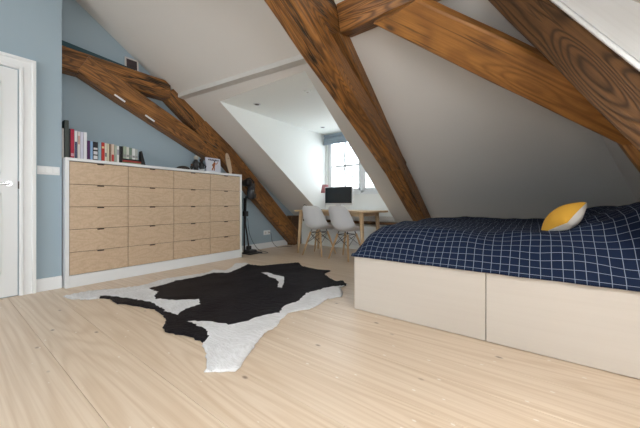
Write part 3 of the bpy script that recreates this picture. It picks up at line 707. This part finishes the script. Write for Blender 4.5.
# duvet
def duvet():
    bm = bmesh.new(); uvl = bm.loops.layers.uv.new('uv')
    x0, x1 = -1.190, .72; nx = 150
    # profile across the bed, parameter s = cloth length from the front hem
    prof = []
    ny = 150; Lc = 2.42
    def base(s, x):
        # front drape, then the top
        f = min(1, s/.46)
        y = 2.012 + .36*(f**1.35) if s < .46 else 2.372+(s-.46)
        z = .432 + .238*(math.sin(f*PI/2)**1.0) if s < .46 else .670
        return y, z
    grid = []
    for i in range(nx+1):
        x = x0+(x1-x0)*i/nx; col = []
        for j in range(ny+1):
            s = Lc*j/ny*.97
            y, z = base(s, x)
            # left side droops
            e = (x-x0)/.16
            if e < 1:
                zz = .455+(z-.455)*math.sin(max(0, e)*PI/2)**.55
                z = min(z, zz)
            # folds and puffiness
            n1 = noise.noise(Vector((x*2.2, s*2.0, 3.1))); n2 = noise.noise(Vector((x*6+s*3, s*7-x*2, 9.3)))
            amp = min(1, s/.12)
            z += (.024*n1+.015*n2)*amp
            y += -.010*n2*(1-min(1, s/.6))-.006*n1*(1 if s > .05 else 0)
            # pillows under the duvet on the right
            h = .16*math.exp(-((x-.62)/.30)**2)*max(0, min(1, (s-.10)/.35))
            h += .05*math.exp(-((x-.45)/.35)**2-((s-.7)/.3)**2)
            z += h
            zmax = slopeZ(y)-.03; z = min(z, zmax)
            col.append((x + (.02*noise.noise(Vector((0, s*3, 5))) if i == 0 else 0) + .006*noise.noise(Vector((x*5, s*5, 0))), y, z, x, s))
        grid.append(col)
    V = [[bm.verts.new(p[:3]) for p in c] for c in grid]
    for i in range(nx):
        for j in range(ny):
            f = bm.faces.new((V[i][j], V[i+1][j], V[i+1][j+1], V[i][j+1]))
            for l, (a, c) in zip(f.loops, ((i, j), (i+1, j), (i+1, j+1), (i, j+1))): l[uvl].uv = (grid[a][c][3], grid[a][c][4])
    return bm
m, nt, b = newmat('navy_check_cotton'); L = nt.links.new
uv = N(nt, 'ShaderNodeUVMap'); uv.uv_map = 'uv'; sp = N(nt, 'ShaderNodeSeparateXYZ'); L(uv.outputs[0], sp.inputs[0])
def ln(src, width):
    a = N(nt, 'ShaderNodeMath', operation='DIVIDE'); L(src, a.inputs[0]); a.inputs[1].default_value = .048
    f = N(nt, 'ShaderNodeMath', operation='FRACT'); L(a.outputs[0], f.inputs[0])
    s1 = N(nt, 'ShaderNodeMath', operation='SUBTRACT'); L(f.outputs[0], s1.inputs[0]); s1.inputs[1].default_value = .5
    ab = N(nt, 'ShaderNodeMath', operation='ABSOLUTE'); L(s1.outputs[0], ab.inputs[0])
    r = N(nt, 'ShaderNodeMapRange'); r.inputs[1].default_value = width*.6; r.inputs[2].default_value = width; r.inputs[3].default_value = 1; r.inputs[4].default_value = 0; L(ab.outputs[0], r.inputs[0]); return r.outputs[0]
mxm = N(nt, 'ShaderNodeMath', operation='MAXIMUM'); L(ln(sp.outputs[0], .036), mxm.inputs[0]); L(ln(sp.outputs[1], .036), mxm.inputs[1])
ml = N(nt, 'ShaderNodeMath', operation='MULTIPLY'); L(mxm.outputs[0], ml.inputs[0]); ml.inputs[1].default_value = .5
mx = N(nt, 'ShaderNodeMix', data_type='RGBA'); L(ml.outputs[0], mx.inputs[0]); mx.inputs[6].default_value = (.009, .016, .040, 1); mx.inputs[7].default_value = (.42, .48, .58, 1)
L(mx.outputs[2], b.inputs['Base Color']); b.inputs['Roughness'].default_value = .85; b.inputs['Specular IOR Level'].default_value = .12
nz = N(nt, 'ShaderNodeTexNoise'); nz.inputs['Scale'].default_value = 14; nz.inputs['Detail'].default_value = 3; tc = N(nt, 'ShaderNodeTexCoord'); L(tc.outputs['Object'], nz.inputs['Vector'])
bp = N(nt, 'ShaderNodeBump'); bp.inputs['Strength'].default_value = .35; bp.inputs['Distance'].default_value = .02; L(nz.outputs['Fac'], bp.inputs['Height']); L(bp.outputs[0], b.inputs['Normal'])
M['duvet'] = m
du = obj('duvet', duvet(), 'duvet', smooth=True); md = du.modifiers.new('t', 'SOLIDIFY'); md.thickness = .012; md.offset = -1
tag(du, 'navy duvet with a thin white check spread over the bed', 'duvet')
# cushion
cu = empty('cushion', (.142, 2.37, .758), label='mustard yellow and white cushion leaning on the navy duvet', cat='cushion')
def half(sgn):
    bm = bmesh.new(); n = 22; S = .110; R = []
    for i in range(n+1):
        row = []
        for j in range(n+1):
            u, v_ = -1+2*i/n, -1+2*j/n
            pin = 1-.10*(1-u*u)*(v_*v_)-.10*(1-v_*v_)*(u*u)
            x, y = S*u*(1-.09*(1-v_*v_)*0-.07*v_*v_*(1-abs(u))), S*v_*(1-.07*u*u*(1-abs(v_)))
            x *= (1-.08*(1-abs(v_)**2)*(abs(u)**3)); y *= (1-.08*(1-abs(u)**2)*(abs(v_)**3))
            th = .070*(((1-u*u)*(1-v_*v_))**.46) if abs(u) < 1 and abs(v_) < 1 else 0
            th *= 1+.06*noise.noise(Vector((u*2, v_*2, sgn)))
            row.append(bm.verts.new((x, y, sgn*th)))
        R.append(row)
    for i in range(n):
        for j in range(n): bm.faces.new((R[i][j], R[i+1][j], R[i+1][j+1], R[i][j+1]))
    return bm
rt = Vector((math.cos(T), math.sin(T), 0)); fw = Vector((-math.sin(T), math.cos(T), 0)); up = Vector((0, 0, 1))
vd = (rt*.82+fw*1.0).normalized(); rt2 = vd.cross(up).normalized()
a_ = math.radians(43); ax = rt2*math.cos(a_)+up*math.sin(a_); nn = (-rt2*math.sin(a_)+up*math.cos(a_)); tt = math.radians(9)
nz_ = (nn*math.cos(tt)-vd*math.sin(tt)).normalized(); ay = nz_.cross(ax).normalized()
MC = Matrix((ax, ay, nz_)).transposed().to_4x4()
cu.matrix_world = Matrix.Translation(cu.location) @ MC @ Matrix.Rotation(PI/4, 4, 'Z')
obj('yellow_face', half(1), plain('mustard_cotton', (.62, .33, .035), .85, bump=.3), cu, True)
obj('white_face', half(-1), plain('off_white_cotton', (.72, .69, .64), .85, bump=.3), cu, True)

# ================================================================== COWHIDE
def unp(u, v_):   # photographed outline turned into floor positions (metres)
    r = (u-320)/288; d_ = 288*.85/(v_-204); return Vector(((r*math.cos(T)-math.sin(T))*d_, (r*math.sin(T)+math.cos(T))*d_))
outline = [(62.5, 297.5), (85, 292.8), (100.6, 290.6), (122.5, 288.8), (141, 286.6), (153.8, 282.5), (167.8, 278.8), (191, 275.6), (208.4, 273.1), (213, 270), (225.6, 271), (232, 267.8),
 (235, 263.8), (246, 263), (250.6, 265.6), (262.5, 266.2), (279, 264.5), (298.5, 263), (301.8, 266.8), (318, 270), (331, 271), (324, 274.4), (329.6, 278.6), (336, 282), (342.7, 281), (347, 285.8),
 (340, 288), (343, 293.3), (342, 297), (327, 299.6), (318, 306), (309, 309.5), (300, 311), (290, 313), (283, 318), (275, 328), (266, 333), (259, 341), (252, 351), (246, 358), (241, 368), (236, 372.5),
 (220, 373), (205, 372.5), (206.9, 360), (205, 352), (203, 349), (202, 342.8), (191, 337.5), (175.6, 335), (164.7, 333.4), (163, 327), (166.9, 321), (163, 315.6), (153.8, 310), (138, 306.9), (116, 303.8),
 (110, 299.5), (102, 298.5), (91, 300), (72.5, 299.7)]
black = [(250.6, 264), (235, 271), (228.8, 274), (213, 274), (194.4, 278.8), (175.6, 281.9), (160, 286.6), (149, 289.7), (158, 292.8), (153.8, 297.5), (157, 300), (172.5, 301), (199, 300.6), (200, 306), (185, 310), (177, 316),
 (166, 313), (160, 308.4), (150.6, 303), (125.6, 299), (110, 297), (100, 296.8), (100, 298.8), (109, 300), (116, 306), (138, 309), (153, 313), (161, 318), (160, 327), (162, 336), (191, 340), (202, 345), (209, 338), (207, 332), (197.5, 327), (188, 322.5), (207, 322.5), (228.8, 325.6), (247.5, 322.5), (260, 318),
 (279, 313.6), (282, 308.7), (298.5, 302), (306.7, 294), (324.7, 289), (344, 286.6), (350, 284), (343, 278), (332, 268), (300, 260), (275, 262)]
spot = [(260.9, 273.4), (268, 273.2), (275, 275.8), (284, 277.6), (284, 283), (282, 288.8), (277.5, 288.2), (279, 283), (275.5, 279.7), (269, 277.8), (267, 275.6)]
def roughen(poly, seed, step=.035, amp=.010):
    P = [unp(*p) for p in poly]; out = []
    for a, b_ in zip(P, P[1:]+P[:1]):
        n = max(1, int((b_-a).length/step))
        for k in range(n):
            p = a.lerp(b_, k/n); q = noise.noise_vector(Vector((p.x*34, p.y*34, seed))); out.append(Vector((p.x+q.x*amp, p.y+q.y*amp)))
    return out
OL = roughen(outline, 1, .025, .014); BK = roughen(black, 2, .022, .022); SP = roughen(spot, 3, .02, .010)
def inside(p, poly):
    c = False; j = len(poly)-1
    for i in range(len(poly)):
        a, b_ = poly[i], poly[j]
        if (a.y > p.y) != (b_.y > p.y) and p.x < (b_.x-a.x)*(p.y-a.y)/(b_.y-a.y)+a.x: c = not c
        j = i
    return c
verts = []; edges = []
for poly in (OL, BK, SP):
    s0 = len(verts); verts += poly; edges += [(s0+i, s0+(i+1) % len(poly)) for i in range(len(poly))]
xs = [p.x for p in OL]; ys = [p.y for p in OL]
y_ = min(ys)
while y_ < max(ys):
    x_ = min(xs)
    while x_ < max(xs):
        p = Vector((x_+random.uniform(-.008, .008), y_+random.uniform(-.008, .008)))
        if inside(p, OL): verts.append(p)
        x_ += .035
    y_ += .035
res = geometry.delaunay_2d_cdt(verts, edges, [], 0, 1e-5)
bm = bmesh.new(); bv = []
def edge_d(p): return min((p-q).length for q in OL[::2])
for p in res[0]:
    d_ = edge_d(p)
    z = .007+.004*min(1, d_/.04)+max(0, .012*noise.noise(Vector((p.x*3, p.y*3, 1))))*min(1, d_/.02+.3)
    bv.append(bm.verts.new((p.x, p.y, z)))
for f in res[2]:
    c_ = sum((res[0][i] for i in f), Vector((0, 0)))/len(f)
    if not inside(c_, OL): continue
    try: F = bm.faces.new([bv[i] for i in f])
    except ValueError: continue
    F.material_index = 0 if (inside(c_, BK) and not inside(c_, SP)) else 1
    F.normal_update()
    if F.normal.z < 0: F.normal_flip()
for v_ in [v_ for v_ in bm.verts if not v_.link_faces]: bm.verts.remove(v_)
rug = obj('cowhide_rug', bm, ['furblack', 'furwhite'], smooth=True)
md = rug.modifiers.new('t', 'SOLIDIFY'); md.thickness = .006; md.offset = -1
tag(rug, 'black and white cowhide rug lying on the pine floor before the dresser', 'rug')

# ================================================================== OUTSIDE
def tree(name, loc, h, seed, label):
    rnd = random.Random(seed); t = empty(name, loc, label=label, cat='tree', group=None)
    tr = bmesh.new(); tube(tr, [(0, 0, -3), (.1, 0, h*.2), (.0, .1, h*.5)], .16, .09, 8)
    bb = bmesh.new()
    def grow(p, d_, L_, r, lev):
        q = p+d_*L_; m_ = p+d_*L_*.5+Vector((rnd.uniform(-1, 1), rnd.uniform(-1, 1), rnd.uniform(-1, 1)))*L_*.07
        tube(bb, [p, m_, q], r, r*.6, 5, cap=False)
        if lev == 0: return
        for k in range(3):
            nd = (d_+Vector((rnd.uniform(-1, 1), rnd.uniform(-1, 1), rnd.uniform(-.4, .8)))*.75).normalized()
            grow(p.lerp(q, rnd.uniform(.5, 1)), nd, L_*rnd.uniform(.62, .8), r*.55, lev-1)
    for k in range(4):
        a = k/4*2*PI+rnd.random(); grow(Vector((0, 0, h*(.1+.12*k))), Vector((math.cos(a)*.8, math.sin(a)*.8, .9)).normalized(), h*.28, .06, 4)
    obj('trunk', tr, 'bark', t, True); obj('branches', bb, 'bark', t, True); return t
tree('bare_tree', (-4.9, 10.5, -1.5), 6.5, 3, 'pale bare tree seen through the lower window panes')
tree('bare_tree', (.8, 17, -2), 7, 8, 'pale bare tree seen through the right hand window panes')
